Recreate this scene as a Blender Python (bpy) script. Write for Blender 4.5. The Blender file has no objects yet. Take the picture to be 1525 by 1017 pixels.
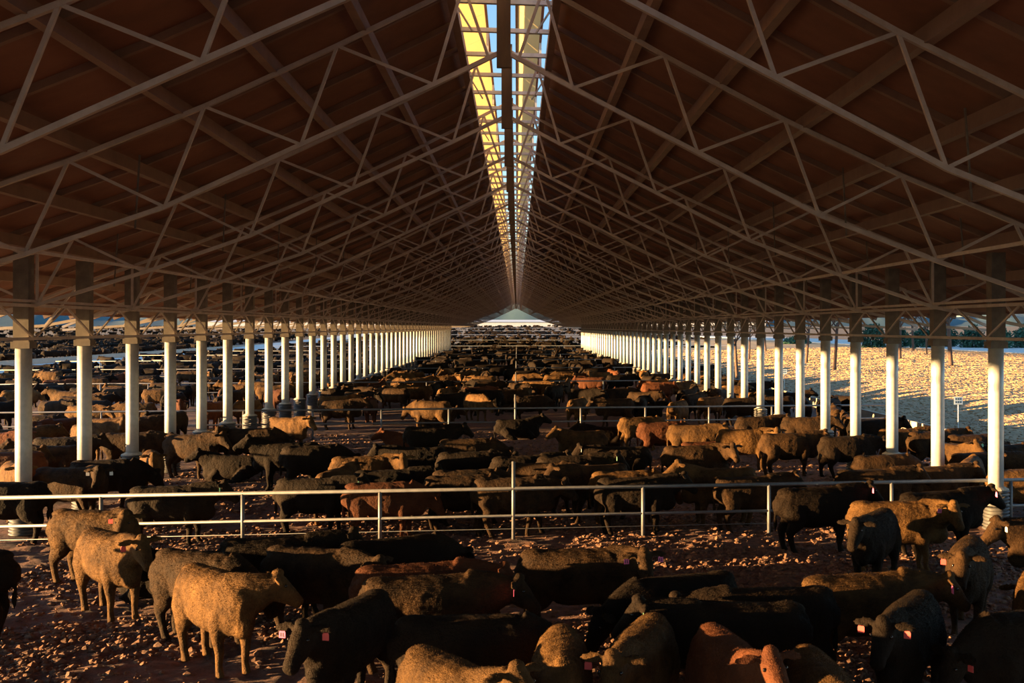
import bpy, math, random
import numpy as np
from mathutils import Vector, Matrix

# ------------------------------------------------------------------ camera, sky, sun, exposure
F_PX = 1600.0                       # focal length in pixels of the 1525 x 1017 frame
CAM_H = 4.8
TH = math.radians(6.8)              # the camera looks a little to the right of the shed's axis
VPX, HZ = 770.0, 487.0              # where the shed's length vanishes in the frame
scene = bpy.context.scene
C = scene.collection
cam_d = bpy.data.cameras.new('camera')
cam = bpy.data.objects.new('camera', cam_d); C.objects.link(cam)
cam.location = (0, 0, CAM_H)
cam.rotation_euler = (math.pi/2, 0, -TH)
cam_d.sensor_width = 36.0
cam_d.lens = 36.0*F_PX/1525.0
cam_d.shift_x = -((VPX + F_PX*math.tan(TH)) - 762.5)/1525.0
cam_d.shift_y = -(508.5 - HZ)/1525.0
cam_d.clip_end = 8000
scene.camera = cam

SUN_EL = math.radians(2.9)
SUN_BACK = math.radians(5)          # the sun stands a little behind the camera, to the left
world = bpy.data.worlds.new('world'); scene.world = world
world.use_nodes = True
wn = world.node_tree
sky = wn.nodes.new('ShaderNodeTexSky')
sky.sky_type = 'NISHITA'
sky.sun_disc = False
sky.sun_elevation = math.radians(14)
sky.sun_rotation = math.radians(270) - SUN_BACK
sky.air_density = 1.3
sky.dust_density = 0.2
sky.ozone_density = 4.0
bg = wn.nodes['Background']
bg.inputs['Strength'].default_value = 0.25
wn.links.new(sky.outputs[0], bg.inputs['Color'])
sl = bpy.data.lights.new('sun', 'SUN')
sl.energy = 30.0
sl.color = (1.0, 0.60, 0.24)
sl.angle = math.radians(0.6)
sun = bpy.data.objects.new('sun', sl); C.objects.link(sun)
to_sun = Vector((-math.cos(SUN_EL)*math.cos(SUN_BACK), -math.cos(SUN_EL)*math.sin(SUN_BACK), math.sin(SUN_EL)))
sun.rotation_euler = to_sun.to_track_quat('Z', 'Y').to_euler()
vs = scene.view_settings
vs.view_transform = 'Standard'; vs.look = 'None'; vs.gamma = 1.0
vs.exposure = 0.35
vs.use_curve_mapping = False

# ------------------------------------------------------------------ helpers
def at(px, py, z):
    """world point at height z seen at a pixel of the frame"""
    d = F_PX*(CAM_H - z)/(py - HZ)
    return at_depth(px, d, z)
def at_depth(px, d, z=0.0):
    X = (px - VPX)*math.cos(TH)*d/F_PX
    Y = (d - X*math.sin(TH))/math.cos(TH)
    return Vector((X, Y, z))
def pix(x, y, z):
    d = y*math.cos(TH) + x*math.sin(TH)
    return VPX + F_PX*x/(math.cos(TH)*d), HZ + F_PX*(CAM_H - z)/d, d

MATS = {}
def mat(name, col, rough=0.8, metal=0.0, noise=None, bump=0.0, scale=8.0, sheen=0.0, detail=6, stretch=None, rnd=0.0):
    m = bpy.data.materials.new(name); m.use_nodes = True
    nt = m.node_tree; b = nt.nodes['Principled BSDF']
    b.inputs['Roughness'].default_value = rough
    b.inputs['Metallic'].default_value = metal
    b.inputs['Base Color'].default_value = (*col, 1)
    if sheen:
        b.inputs['Sheen Weight'].default_value = sheen
        b.inputs['Sheen Roughness'].default_value = 0.45
        b.inputs['Sheen Tint'].default_value = (1, .72, .42, 1)
    if noise is not None or bump:
        tc = nt.nodes.new('ShaderNodeTexCoord')
        src = tc.outputs['Object']
        if stretch:
            mp = nt.nodes.new('ShaderNodeMapping'); mp.inputs['Scale'].default_value = stretch
            nt.links.new(src, mp.inputs['Vector']); src = mp.outputs[0]
        n = nt.nodes.new('ShaderNodeTexNoise')
        n.inputs['Scale'].default_value = scale; n.inputs['Detail'].default_value = detail
        n.inputs['Roughness'].default_value = 0.65
        nt.links.new(src, n.inputs['Vector'])
        if noise is not None:
            r = nt.nodes.new('ShaderNodeValToRGB')
            r.color_ramp.elements[0].position = 0.35; r.color_ramp.elements[0].color = (*col, 1)
            r.color_ramp.elements[1].position = 0.68; r.color_ramp.elements[1].color = (*noise, 1)
            nt.links.new(n.outputs['Fac'], r.inputs['Fac'])
            out = r.outputs['Color']
            if rnd:
                oi = nt.nodes.new('ShaderNodeObjectInfo')
                mr = nt.nodes.new('ShaderNodeMapRange')
                mr.inputs['To Min'].default_value = 1-rnd; mr.inputs['To Max'].default_value = 1+rnd
                nt.links.new(oi.outputs['Random'], mr.inputs['Value'])
                hs = nt.nodes.new('ShaderNodeHueSaturation')
                nt.links.new(out, hs.inputs['Color']); nt.links.new(mr.outputs[0], hs.inputs['Value'])
                out = hs.outputs[0]
            nt.links.new(out, b.inputs['Base Color'])
        if bump:
            bp = nt.nodes.new('ShaderNodeBump'); bp.inputs['Strength'].default_value = bump
            bp.inputs['Distance'].default_value = 0.07 if name == 'dirt' else 0.02
            nt.links.new(n.outputs['Fac'], bp.inputs['Height'])
            nt.links.new(bp.outputs[0], b.inputs['Normal'])
    MATS[name] = m
    return m

mat('dirt', (.070, .031, .021), .95, noise=(.18, .077, .048), bump=1.0, scale=5.0, detail=12)
mat('clod', (.075, .036, .022), .95, noise=(.22, .105, .055), bump=.4, scale=5.0)
mat('deck', (.19, .088, .060), .75, noise=(.26, .12, .080), scale=1.2, detail=8)
mat('purlin', (.20, .125, .098), .6, noise=(.27, .17, .13), scale=2.0)
mat('truss_steel', (.42, .36, .33), .5, .2, noise=(.56, .49, .46), scale=3.0)
mat('bar_steel', (.55, .58, .60), .4, .3, noise=(.70, .72, .74), scale=4.0)
mat('king', (.10, .065, .035), .7, noise=(.17, .115, .065), scale=2.5, stretch=(1, 1, .25))
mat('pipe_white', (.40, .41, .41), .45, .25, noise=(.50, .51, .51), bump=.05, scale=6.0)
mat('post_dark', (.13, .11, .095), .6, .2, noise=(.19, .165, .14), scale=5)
mat('sleeve', (.045, .045, .05), .5, noise=(.08, .075, .07), scale=8)
mat('concrete', (.42, .36, .27), .9, noise=(.55, .48, .37), bump=.2, scale=10)
mat('rail', (.12, .12, .125), .5, .2, noise=(.18, .175, .18), scale=6)
mat('field', (.31, .20, .10), .95, noise=(.43, .29, .145), bump=.5, scale=.9, detail=10, stretch=(1, .35, 1))
mat('outer_ground', (.075, .045, .036), .95, noise=(.12, .075, .058), scale=.05, detail=8)
mat('road', (.50, .50, .47), .8, noise=(.60, .60, .57), scale=.6)
mat('hill', (.035, .085, .11), .95, noise=(.065, .13, .14), scale=.02, detail=10)  # distance haze is put into the ridge's blue base colour
mat('foliage', (.020, .075, .050), .8, noise=(.045, .14, .085), scale=1.5, rnd=.3)
mat('bark', (.075, .045, .032), .9, noise=(.13, .08, .055), bump=.4, scale=7)
mat('shed_white', (.78, .76, .70), .7, noise=(.85, .83, .78), scale=.3)
mat('sign_face', (.50, .60, .68), .5)
mat('sign_mark', (.03, .08, .14), .6)
def coat(name, dark, light, lo=.3, hi=.75):
    m = bpy.data.materials.new(name); m.use_nodes = True; nt = m.node_tree; b = nt.nodes['Principled BSDF']
    b.inputs['Roughness'].default_value = .8; b.inputs['Specular IOR Level'].default_value = .12
    tc = nt.nodes.new('ShaderNodeTexCoord'); oi = nt.nodes.new('ShaderNodeObjectInfo')
    ad = nt.nodes.new('ShaderNodeVectorMath'); ad.operation = 'MULTIPLY_ADD'
    cb = nt.nodes.new('ShaderNodeCombineXYZ')
    for k in range(3): nt.links.new(oi.outputs['Random'], cb.inputs[k])
    nt.links.new(cb.outputs[0], ad.inputs[0]); ad.inputs[1].default_value = (37, 53, 71); nt.links.new(tc.outputs['Object'], ad.inputs[2])
    def noise(scale, detail, stretch=None, rough=.6):
        n = nt.nodes.new('ShaderNodeTexNoise'); n.inputs['Scale'].default_value = scale; n.inputs['Detail'].default_value = detail; n.inputs['Roughness'].default_value = rough
        src = ad.outputs[0]
        if stretch:
            mp = nt.nodes.new('ShaderNodeMapping'); mp.inputs['Scale'].default_value = stretch; nt.links.new(src, mp.inputs[0]); src = mp.outputs[0]
        nt.links.new(src, n.inputs['Vector']); return n
    big = noise(3.2, 5); fine = noise(38, 4, (.5, 1, .8), .7); mid = noise(11, 3)
    mx = nt.nodes.new('ShaderNodeMath'); mx.operation = 'MULTIPLY_ADD'; mx.inputs[1].default_value = .3
    nt.links.new(fine.outputs['Fac'], mx.inputs[0])
    m2 = nt.nodes.new('ShaderNodeMath'); m2.operation = 'MULTIPLY'; m2.inputs[1].default_value = .7
    nt.links.new(big.outputs['Fac'], m2.inputs[0]); nt.links.new(m2.outputs[0], mx.inputs[2])
    r = nt.nodes.new('ShaderNodeValToRGB')
    r.color_ramp.elements[0].position = lo; r.color_ramp.elements[0].color = (*dark, 1)
    r.color_ramp.elements[1].position = hi; r.color_ramp.elements[1].color = (*light, 1)
    nt.links.new(mx.outputs[0], r.inputs[0])
    hs = nt.nodes.new('ShaderNodeHueSaturation'); mr = nt.nodes.new('ShaderNodeMapRange')
    mr.inputs['To Min'].default_value = .72; mr.inputs['To Max'].default_value = 1.28
    nt.links.new(oi.outputs['Random'], mr.inputs['Value']); nt.links.new(mr.outputs[0], hs.inputs['Value'])
    nt.links.new(r.outputs[0], hs.inputs['Color']); nt.links.new(hs.outputs[0], b.inputs['Base Color'])
    b1 = nt.nodes.new('ShaderNodeBump'); b1.inputs['Strength'].default_value = 1.0; b1.inputs['Distance'].default_value = .02
    b2 = nt.nodes.new('ShaderNodeBump'); b2.inputs['Strength'].default_value = .7; b2.inputs['Distance'].default_value = .035
    nt.links.new(fine.outputs['Fac'], b1.inputs['Height']); nt.links.new(mid.outputs['Fac'], b2.inputs['Height'])
    nt.links.new(b2.outputs[0], b1.inputs['Normal']); nt.links.new(b1.outputs[0], b.inputs['Normal'])
    MATS[name] = m; return m
COAT = {'k': coat('coat_black', (.0055, .0029, .0015), (.019, .0097, .0040)), 'd': coat('coat_dark_brown', (.010, .0050, .0022), (.052, .0250, .0088), .36, .68),
        'b': coat('coat_brown', (.030, .0138, .0046), (.125, .0610, .0190), .36, .66), 'r': coat('coat_red', (.045, .0140, .0058), (.100, .0330, .0125))}
mat('muzzle', (.010, .0075, .006), .45); mat('hoof', (.030, .020, .013), .6)
TAGM = {'p': mat('tag_pink', (.75, .13, .30), .5), 'g': mat('tag_green', (.30, .62, .36), .5),
        'w': mat('tag_white', (.75, .72, .68), .5), 'r': mat('tag_red', (.62, .07, .06), .5)}
mat('tag_ink', (.03, .02, .03), .6)
mat('eye', (.008, .005, .004), .12)
# translucent ridge sheets
m = bpy.data.materials.new('ridge_sheet'); m.use_nodes = True
nt = m.node_tree; b = nt.nodes['Principled BSDF']
b.inputs['Base Color'].default_value = (.85, .70, .40, 1); b.inputs['Roughness'].default_value = .6
tr = nt.nodes.new('ShaderNodeBsdfTranslucent'); tr.inputs['Color'].default_value = (.95, .82, .52, 1)
mx = nt.nodes.new('ShaderNodeMixShader'); mx.inputs[0].default_value = .55
nt.links.new(b.outputs[0], mx.inputs[1]); nt.links.new(tr.outputs[0], mx.inputs[2])
nt.links.new(mx.outputs[0], nt.nodes['Material Output'].inputs['Surface'])
MATS['ridge_sheet'] = m

def mesh(name, v, f, smooth=False):
    me = bpy.data.meshes.new(name)
    me.from_pydata([tuple(p) for p in v], [], [tuple(q) for q in f])
    if smooth: me.polygons.foreach_set('use_smooth', [True]*len(me.polygons))
    me.update(); return me
def obj(name, me, material=None, parent=None, loc=None):
    if material is not None and not me.materials:
        me.materials.append(MATS[material] if isinstance(material, str) else material)
    o = bpy.data.objects.new(name, me); C.objects.link(o)
    if parent is not None: o.parent = parent
    if loc is not None: o.location = loc
    return o
def tag(o, label, cat=None, group=None, kind=None):
    o['label'] = label
    if cat: o['category'] = cat
    if group: o['group'] = group
    if kind: o['kind'] = kind
    return o
def empty(name, loc):
    o = bpy.data.objects.new(name, None); C.objects.link(o); o.location = loc
    o.empty_display_size = .2; return o

class MB:
    def __init__(s): s.v = []; s.f = []
    def add(s, v, f):
        n = len(s.v); s.v += [Vector(p) for p in v]; s.f += [tuple(i+n for i in q) for q in f]; return s
    def box(s, x0, x1, y0, y1, z0, z1):
        v = [(x, y, z) for x in (x0, x1) for y in (y0, y1) for z in (z0, z1)]
        return s.add(v, [(0,1,3,2), (4,6,7,5), (0,4,5,1), (2,3,7,6), (0,2,6,4), (1,5,7,3)])
    def sweep(s, pts, w, h, side=(0, 1, 0)):
        """rectangular bar along a polyline; side = direction its width w runs"""
        pts = [Vector(p) for p in pts]; sd = Vector(side).normalized(); rings = []
        for i, p in enumerate(pts):
            t = (pts[min(i+1, len(pts)-1)] - pts[max(i-1, 0)]).normalized()
            a = (sd - t*sd.dot(t)).normalized(); u = t.cross(a)
            rings.append([p + a*(w/2*i1) + u*(h/2*i2) for i1, i2 in ((-1,-1), (1,-1), (1,1), (-1,1))])
        v = [q for r in rings for q in r]; f = []
        for i in range(len(pts)-1):
            for k in range(4): f.append((i*4+k, i*4+(k+1)%4, i*4+4+(k+1)%4, i*4+4+k))
        f.append((3, 2, 1, 0)); e = (len(pts)-1)*4; f.append((e, e+1, e+2, e+3))
        return s.add(v, f)
    def loft(s, pts, ra, rb, n=12, side=(0, 1, 0), sq=1.0):
        """closed round tube with elliptical sections: ra along side, rb across"""
        pts = [Vector(p) for p in pts]; rings = []
        if not hasattr(ra, '__len__'): ra = [ra]*len(pts)
        if rb is None: rb = ra
        elif not hasattr(rb, '__len__'): rb = [rb]*len(pts)
        for i, p in enumerate(pts):
            t = (pts[min(i+1, len(pts)-1)] - pts[max(i-1, 0)]).normalized()
            sd = Vector(side)
            a = (sd - t*sd.dot(t)).normalized(); u = t.cross(a)
            rings += [p + a*(ra[i]*math.copysign(abs(math.cos(q))**sq, math.cos(q))) + u*(rb[i]*math.copysign(abs(math.sin(q))**sq, math.sin(q))) for q in [2*math.pi*k/n for k in range(n)]]
        f = []
        for i in range(len(pts)-1):
            for k in range(n): f.append((i*n+k, i*n+(k+1)%n, i*n+n+(k+1)%n, i*n+n+k))
        f.append(tuple(reversed(range(n)))); e = (len(pts)-1)*n; f.append(tuple(range(e, e+n)))
        return s.add(rings, f)
    def ell(s, c, r, n=12, m=8):
        v = []; f = []
        for i in range(1, m):
            ph = math.pi*i/m
            for k in range(n):
                q = 2*math.pi*k/n
                v.append((c[0]+r[0]*math.sin(ph)*math.cos(q), c[1]+r[1]*math.sin(ph)*math.sin(q), c[2]+r[2]*math.cos(ph)))
        v.append((c[0], c[1], c[2]+r[2])); v.append((c[0], c[1], c[2]-r[2]))
        for i in range(m-2):
            for k in range(n): f.append((i*n+k, i*n+n+k, i*n+n+(k+1)%n, i*n+(k+1)%n))
        t = len(v)-2; bo = len(v)-1; e = (m-2)*n
        for k in range(n): f.append((t, k, (k+1)%n)); f.append((bo, e+(k+1)%n, e+k))
        return s.add(v, f)
    def mesh(s, name, smooth=False): return mesh(name, s.v, s.f, smooth)

# ------------------------------------------------------------------ ground
rng = np.random.default_rng(5)
def vnoise(x, y, cell, seed):
    r = np.random.default_rng(seed); T = r.random((256, 256))
    fx = x/cell; fy = y/cell
    ix = np.floor(fx).astype(int); iy = np.floor(fy).astype(int)
    tx = fx-ix; ty = fy-iy
    tx = tx*tx*(3-2*tx); ty = ty*ty*(3-2*ty)
    g = lambda a, c: T[a % 256, c % 256]
    return (g(ix, iy)*(1-tx)+g(ix+1, iy)*tx)*(1-ty) + (g(ix, iy+1)*(1-tx)+g(ix+1, iy+1)*tx)*ty - .5
def ground_h(x, y):
    near = np.clip((60-y)/30, 0, 1)
    h = .10*vnoise(x, y, 3.1, 1) + .07*vnoise(x, y, 1.1, 2) + near*(.055*vnoise(x, y, .42, 3) + .05*vnoise(x, y, .19, 4))
    return h
def rise(x, y):
    return .0098*np.clip(np.hypot(x, y)-215, 0, 560)
def grid(xs, ys, hf):
    X, Y = np.meshgrid(xs, ys, indexing='ij'); Z = hf(X, Y)
    v = np.stack([X, Y, Z], -1).reshape(-1, 3)
    nx, ny = len(xs), len(ys)
    i = np.arange(nx*ny).reshape(nx, ny)
    q = np.stack([i[:-1, :-1], i[1:, :-1], i[1:, 1:], i[:-1, 1:]], -1).reshape(-1, 4)
    return v, q
def np_mesh(name, v, q, smooth=True):
    me = bpy.data.meshes.new(name); k = q.shape[1]
    me.vertices.add(len(v)); me.vertices.foreach_set('co', v.astype(np.float32).ravel())
    me.loops.add(q.size); me.loops.foreach_set('vertex_index', q.astype(np.int32).ravel())
    me.polygons.add(len(q)); me.polygons.foreach_set('loop_start', np.arange(0, q.size, k, dtype=np.int32))
    me.polygons.foreach_set('use_smooth', [smooth]*len(q))
    me.update(calc_edges=True); me.validate(); return me
xs = np.concatenate([np.arange(-49, -11, .5), np.arange(-11, 13, .085), np.arange(13, 17.71, .3)])
ys = np.concatenate([np.arange(4, 13, .5), np.arange(13, 30, .085), np.arange(30, 60, .25), np.arange(60, 196, 1.5)])
v, q = grid(xs, ys, ground_h)
floor = tag(obj('floor', np_mesh('floor', v, q), 'dirt'), 'trampled brown dirt and manure floor of the cattle pens', kind='structure')
# the grassy bank on the right, and the wider land
def bank(x, y):
    t = np.clip((x-18.0)/11.0, 0, 1)
    z = .95*(t*t*(3-2*t)) + .02*np.clip(x-29, 0, 26) - .03*np.clip(x-62, 0, None)
    return z + .10*vnoise(x, y, 2.3, 7) + .05*vnoise(x, y*.35, .9, 8)
v, q = grid(np.concatenate([np.arange(18.0, 50, .4), np.arange(50, 92, 1.5)]), np.concatenate([np.arange(20, 120, .8), np.arange(120, 330, 4)]), bank)
tag(obj('grass_bank', np_mesh('grass_bank', v, q), 'field'), 'dry golden grass bank rising beside the shed', kind='structure')
v, q = grid(np.concatenate([np.arange(-2600, -400, 200), np.arange(-400, 401, 20), np.arange(600, 2601, 200)]), np.concatenate([np.arange(-60, 900, 20), np.arange(900, 3700, 250)]), lambda x, y: rise(x, y)-.25)
tag(obj('outer_ground', np_mesh('outer_ground', v, q), 'outer_ground'), 'flat brown land around the feedlot', kind='structure')
mb = MB()
for yy in range(40, 680, 20):
    za, zb = float(rise(-55, yy)), float(rise(-55, yy+20))
    mb.add([(-60.5, yy, za+.1), (-49.2, yy, za+.1), (-49.2, yy+20, zb+.1), (-60.5, yy+20, zb+.1)], [(0, 1, 2, 3)])
tag(obj('feed_road', mb.mesh('feed_road'), 'road'), 'pale concrete feed road running beside the left hand pens', kind='structure')
# hills and pale shed at the far end
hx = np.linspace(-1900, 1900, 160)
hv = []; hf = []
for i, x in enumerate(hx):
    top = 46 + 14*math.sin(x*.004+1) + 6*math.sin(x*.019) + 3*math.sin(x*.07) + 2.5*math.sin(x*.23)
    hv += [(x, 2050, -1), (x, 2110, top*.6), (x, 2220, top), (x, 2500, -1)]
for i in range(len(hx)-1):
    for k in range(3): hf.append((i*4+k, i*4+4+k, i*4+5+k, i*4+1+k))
tag(obj('hills', mesh('hills', hv, hf, True), 'hill'), 'wooded ridge coloured haze blue beyond the far pens', kind='structure')

n = 130000
gx = 18.6 + 44*rng.random(n)**1.1; gy = 24 + 150*rng.random(n)**1.7
gz = bank(gx, gy)
ga = rng.uniform(-.6, .6, n) + math.pi/2; gh = rng.uniform(.012, .035, n); gw = rng.uniform(.04, .12, n)*(1+gy/60)
cx, sx = np.cos(ga)*gw, np.sin(ga)*gw; lean = rng.normal(.03, .05, n)
v = np.stack([np.stack([gx-cx, gy-sx, gz-.03], -1), np.stack([gx+cx, gy+sx, gz-.03], -1), np.stack([gx+cx*.5+lean, gy+sx*.6, gz+gh], -1), np.stack([gx-cx*.5+lean, gy-sx*.6, gz+gh*.8], -1)], 1).reshape(-1, 3)
tag(obj('dry_grass', np_mesh('dry_grass', v, np.arange(n*4).reshape(-1, 4), False), 'field'), 'short tufts of dry golden grass covering the bank', 'grass', kind='stuff')
# clods of earth lying on the near floor
ico = [(0,0,1)] + [(math.cos(a*1.2566)*.894, math.sin(a*1.2566)*.894, .447) for a in range(5)] + [(math.cos(a*1.2566+.628)*.894, math.sin(a*1.2566+.628)*.894, -.447) for a in range(5)] + [(0,0,-1)]
icof = [(0,i+1,(i+1)%5+1) for i in range(5)] + [(i+1,i+6,(i+1)%5+1) for i in range(5)] + [((i+1)%5+1,i+6,(i+1)%5+6) for i in range(5)] + [(11,(i+1)%5+6,i+6) for i in range(5)]
ico = np.array(ico); icof = np.array(icof)
def clods(n, x0, x1, y0, y1, smin, smax):
    x = rng.uniform(x0, x1, n*3); y = y0 + (y1-y0)*rng.random(n*3)**1.3
    patch = vnoise(x, y*1.6, 2.2, 31) + .6*vnoise(x, y, .8, 32)
    k = patch + rng.normal(0, .22, n*3) > -.08
    k &= (np.abs(x+11.45) > .55) & (np.abs(x-11.2) > .55)
    x, y = x[k][:n], y[k][:n]; n = len(x)
    s = smin + (smax-smin)*rng.random(n)**3
    v = ico[None]*(1+rng.normal(0, .2, (n, 12, 1)))
    a = rng.uniform(0, 6.28, n); ca, sa = np.cos(a)[:, None], np.sin(a)[:, None]
    vx = v[..., 0]*rng.uniform(.7, 1.5, (n, 1)); vy = v[..., 1]; vz = v[..., 2]*rng.uniform(.45, .8, (n, 1))
    X = (vx*ca-vy*sa)*s[:, None]+x[:, None]; Y = (vx*sa+vy*ca)*s[:, None]+y[:, None]
    Z = vz*s[:, None] + (ground_h(x, y)+s*.18)[:, None]
    return np.stack([X, Y, Z], -1).reshape(-1, 3), (icof[None]+np.arange(n)[:, None, None]*12).reshape(-1, 3)
va, fa = clods(44000, -9.5, 10.5, 13.2, 27, .012, .07)
vb, fb = clods(22000, -11, 16, 25, 50, .018, .075)
o = obj('earth_clods', np_mesh('earth_clods', np.concatenate([va, vb]), np.concatenate([fa, fb+len(va)]), False), 'clod')
tag(o, 'loose clods of dried mud and manure strewn over the pen floor', 'clods', kind='stuff')

# ------------------------------------------------------------------ roof: deck, purlins, rafters, trusses
X0 = -.25                                  # ridge line
UP = [(0, 6.82), (.75, 6.42), (3.05, 5.2), (5.41, 4.02), (7.76, 2.98), (10.1, 2.08), (12.4, 1.2), (15.3, .0)]
LO = [(0, 5.2), (1.3, 4.53), (3.7, 3.36), (6.1, 2.18), (8.5, 1.30), (10.9, .52), (13.3, .04), (15.3, -.1)]
UP = [(r, h+CAM_H) for r, h in UP]; LO = [(r, h+CAM_H) for r, h in LO]
def prof(P, r): return float(np.interp(r, [p[0] for p in P], [p[1] for p in P]))
YA, YB = -6.0, 300.0
rs = [1.0, 3.05, 5.41, 7.76, 10.1, 12.4, 15.5]
mb = MB()
for s in (-1, 1):
    lo = [(X0+s*r, prof(UP, r)+.40) for r in rs]
    v = [(x, y, z+dz) for dz in (0, .06) for y in (YA, YB) for x, z in lo]; n = len(rs); f = []
    for i in range(n-1):
        f += [(i, i+1, n+i+1, n+i), (2*n+i, 3*n+i, 3*n+i+1, 2*n+i+1), (i, 2*n+i, 2*n+i+1, i+1), (n+i, n+i+1, 3*n+i+1, 3*n+i)]
    f += [(0, n, 3*n, 2*n), (n-1, 3*n-1, 4*n-1, 2*n-1)]
    mb.add(v, f)
ceiling = tag(obj('ceiling', mb.mesh('ceiling'), 'deck'), 'dark brown sheet roof of the long open sided shed', kind='structure')
def steel_bar(name, me, material, parent): return obj(name, me, material, parent)
for s in (-1, 1):
    for r in (1.02, 2.6, 4.2, 5.85, 7.5, 9.2, 10.9, 12.6, 14.3):
        z = prof(UP, r)+.17
        mb = MB().sweep([(0, YA, 0), (0, YB, 0)], .16, .24, (1, 0, 0))
        obj('purlin', mb.mesh('purlin'), 'purlin', ceiling, (X0+s*r, 0, z))
    me = MB().sweep([(s*r, 0, prof(UP, r)+.335) for r in rs], .11, .12, (0, 1, 0)).mesh('rafter')
    y = 9.0
    while y < YB:
        obj('rafter', me, 'purlin', ceiling, (X0, y, 0)); y += 2.083
    for r in (8.5, 10.9):
        me = MB().sweep([(0, 8, 0), (0, YB, 0)], .06, .06, (1, 0, 0)).mesh('tie_rod')
        obj('tie_rod', me, 'truss_steel', ceiling, (X0+s*r, 0, prof(LO, r)+.08))
    for r in (7.1, 9.7):                   # thin dark hangers between tie level and purlins
        za, zb = prof(LO, r)+.1, prof(UP, r)+.1
        me = MB().sweep([(0, 0, za), (0, .25, zb)], .03, .03, (1, 0, 0)).mesh('hanger')
        y = 15.6
        while y < 90: obj('hanger', me, 'post_dark', ceiling, (X0+s*r, y, 0)); y += 6.25
# open ridge: cross bars, translucent baffle sheets, little uprights
me = MB().sweep([(-1.0, 0, 0), (1.0, 0, 0)], .11, .09).mesh('ridge_crossbar')
me2 = MB().box(-.03, .03, -.03, .03, 0, .62).mesh('sheet_upright')
zr = prof(UP, 1.0)+.16
sheets = []
for nm, xa, za, xb, zb, lab in (('ridge_sheet', -1.35, .55, -.47, .95, 'yellow translucent ridge sheet along the left of the roof opening'),
                           ('ridge_sheet', .24, 1.05, .82, .62, 'yellow translucent ridge sheet along the right of the roof opening')):
    e = empty(nm, (X0, YA, zr)); tag(e, lab, 'roof sheet')
    y = 12.0
    while y < YB-2:                        # separate sheets laid end to end
        k = MB().sweep([(xa, 0, za), (xb, 0, zb)], 2.06, .012, (0, 1, 0))
        if not sheets or sheets[-1][0] != lab: sheets.append((lab, k.mesh('sheet')))
        obj('sheet', sheets[-1][1], 'ridge_sheet', e, (0, y-YA, 0)); y += 2.083
    for x, z in ((xa, za), (xb, zb)):
        obj('sheet_rail', MB().sweep([(x, 0, z-.03), (x, YB-YA, z-.03)], .06, .05, (1, 0, 0)).mesh('sheet_rail'), 'purlin', e)
    y = 14.15
    while y < 90: obj('sheet_upright', me2, 'bar_steel', e, (xb, y-YA, zb-.65)); y += 6.25
y = 9.0
while y < YB:
    obj('ridge_crossbar', me, 'bar_steel', ceiling, (X0, y, zr)); y += 2.083
me = {s: MB().sweep([(s*1.0, 0, 0), (s*.62, .0, -.62)], .10, .03).mesh('ridge_brace') for s in (-1, 1)}
y = 15.2
while y < 100:
    for s in (-1, 1): obj('ridge_brace', me[s], 'bar_steel', ceiling, (X0, y, zr))
    y += 6.25
# trusses
parts = []
for s in (-1, 1):
    P = lambda p: (s*p[0], 0, p[1])
    parts.append(('lower_chord', MB().sweep([P(p) for p in LO], .08, .08).mesh('lower_chord')))
    parts.append(('upper_chord', MB().sweep([P(p) for p in UP], .08, .08).mesh('upper_chord')))
    zig = [(.28, prof(LO, .28))]
    for i in range(1, 7): zig += [UP[i], LO[i]]
    for a, c in zip(zig, zig[1:]): parts.append(('web', MB().sweep([P(a), P(c)], .055, .055).mesh('web')))
    parts.append(('web', MB().sweep([P(LO[5]), P((10.9, prof(UP, 10.9)))], .055, .055).mesh('web')))
parts.append(('king_post', MB().box(-.13, .13, -.06, .06, CAM_H+4.88, CAM_H+6.95).mesh('king_post')))
ty = [14.15 + 6.25*i for i in range(46)]
ORD = ['nearest', 'second', 'third', 'fourth', 'fifth', 'sixth', 'seventh', 'eighth', 'ninth', 'tenth', 'eleventh', 'twelfth']
for i, y in enumerate(ty):
    t = empty('roof_truss', (X0, y, 0))
    if i < 12: tag(t, f'brown steel lattice roof truss, {ORD[i]} one from the viewer', 'truss', 'roof trusses')
    else: tag(t, 'brown steel lattice roof truss far down the shed', 'truss', 'roof trusses')
    for nm, me in parts: obj(nm, me, 'king' if nm == 'king_post' else 'truss_steel', t)

# ------------------------------------------------------------------ columns and eave girders
COLX = {-1: -11.45, 1: 11.2}
prof_r = [.30]
sv = MB(); zz = []; rr = []
for i in range(13):
    z0 = i*.08; zz += [z0, z0+.03, z0+.05, z0+.08]; rr += [.265, .315, .315, .265]
sv.loft([(0, 0, z-.05) for z in zz], rr, rr, 20, (1, 0, 0)); me_sleeve = sv.mesh('sleeve', True)
me_cap = MB().loft([(0, 0, .98), (0, 0, 1.0), (0, 0, 1.05)], [.30, .30, .2], None, 20, (1, 0, 0)).mesh('concrete_fill')
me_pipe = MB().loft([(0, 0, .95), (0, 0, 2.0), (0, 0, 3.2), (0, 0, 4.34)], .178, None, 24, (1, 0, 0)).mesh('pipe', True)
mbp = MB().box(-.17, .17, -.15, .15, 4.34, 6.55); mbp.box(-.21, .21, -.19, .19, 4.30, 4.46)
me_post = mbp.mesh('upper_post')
col_pos = []
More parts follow.
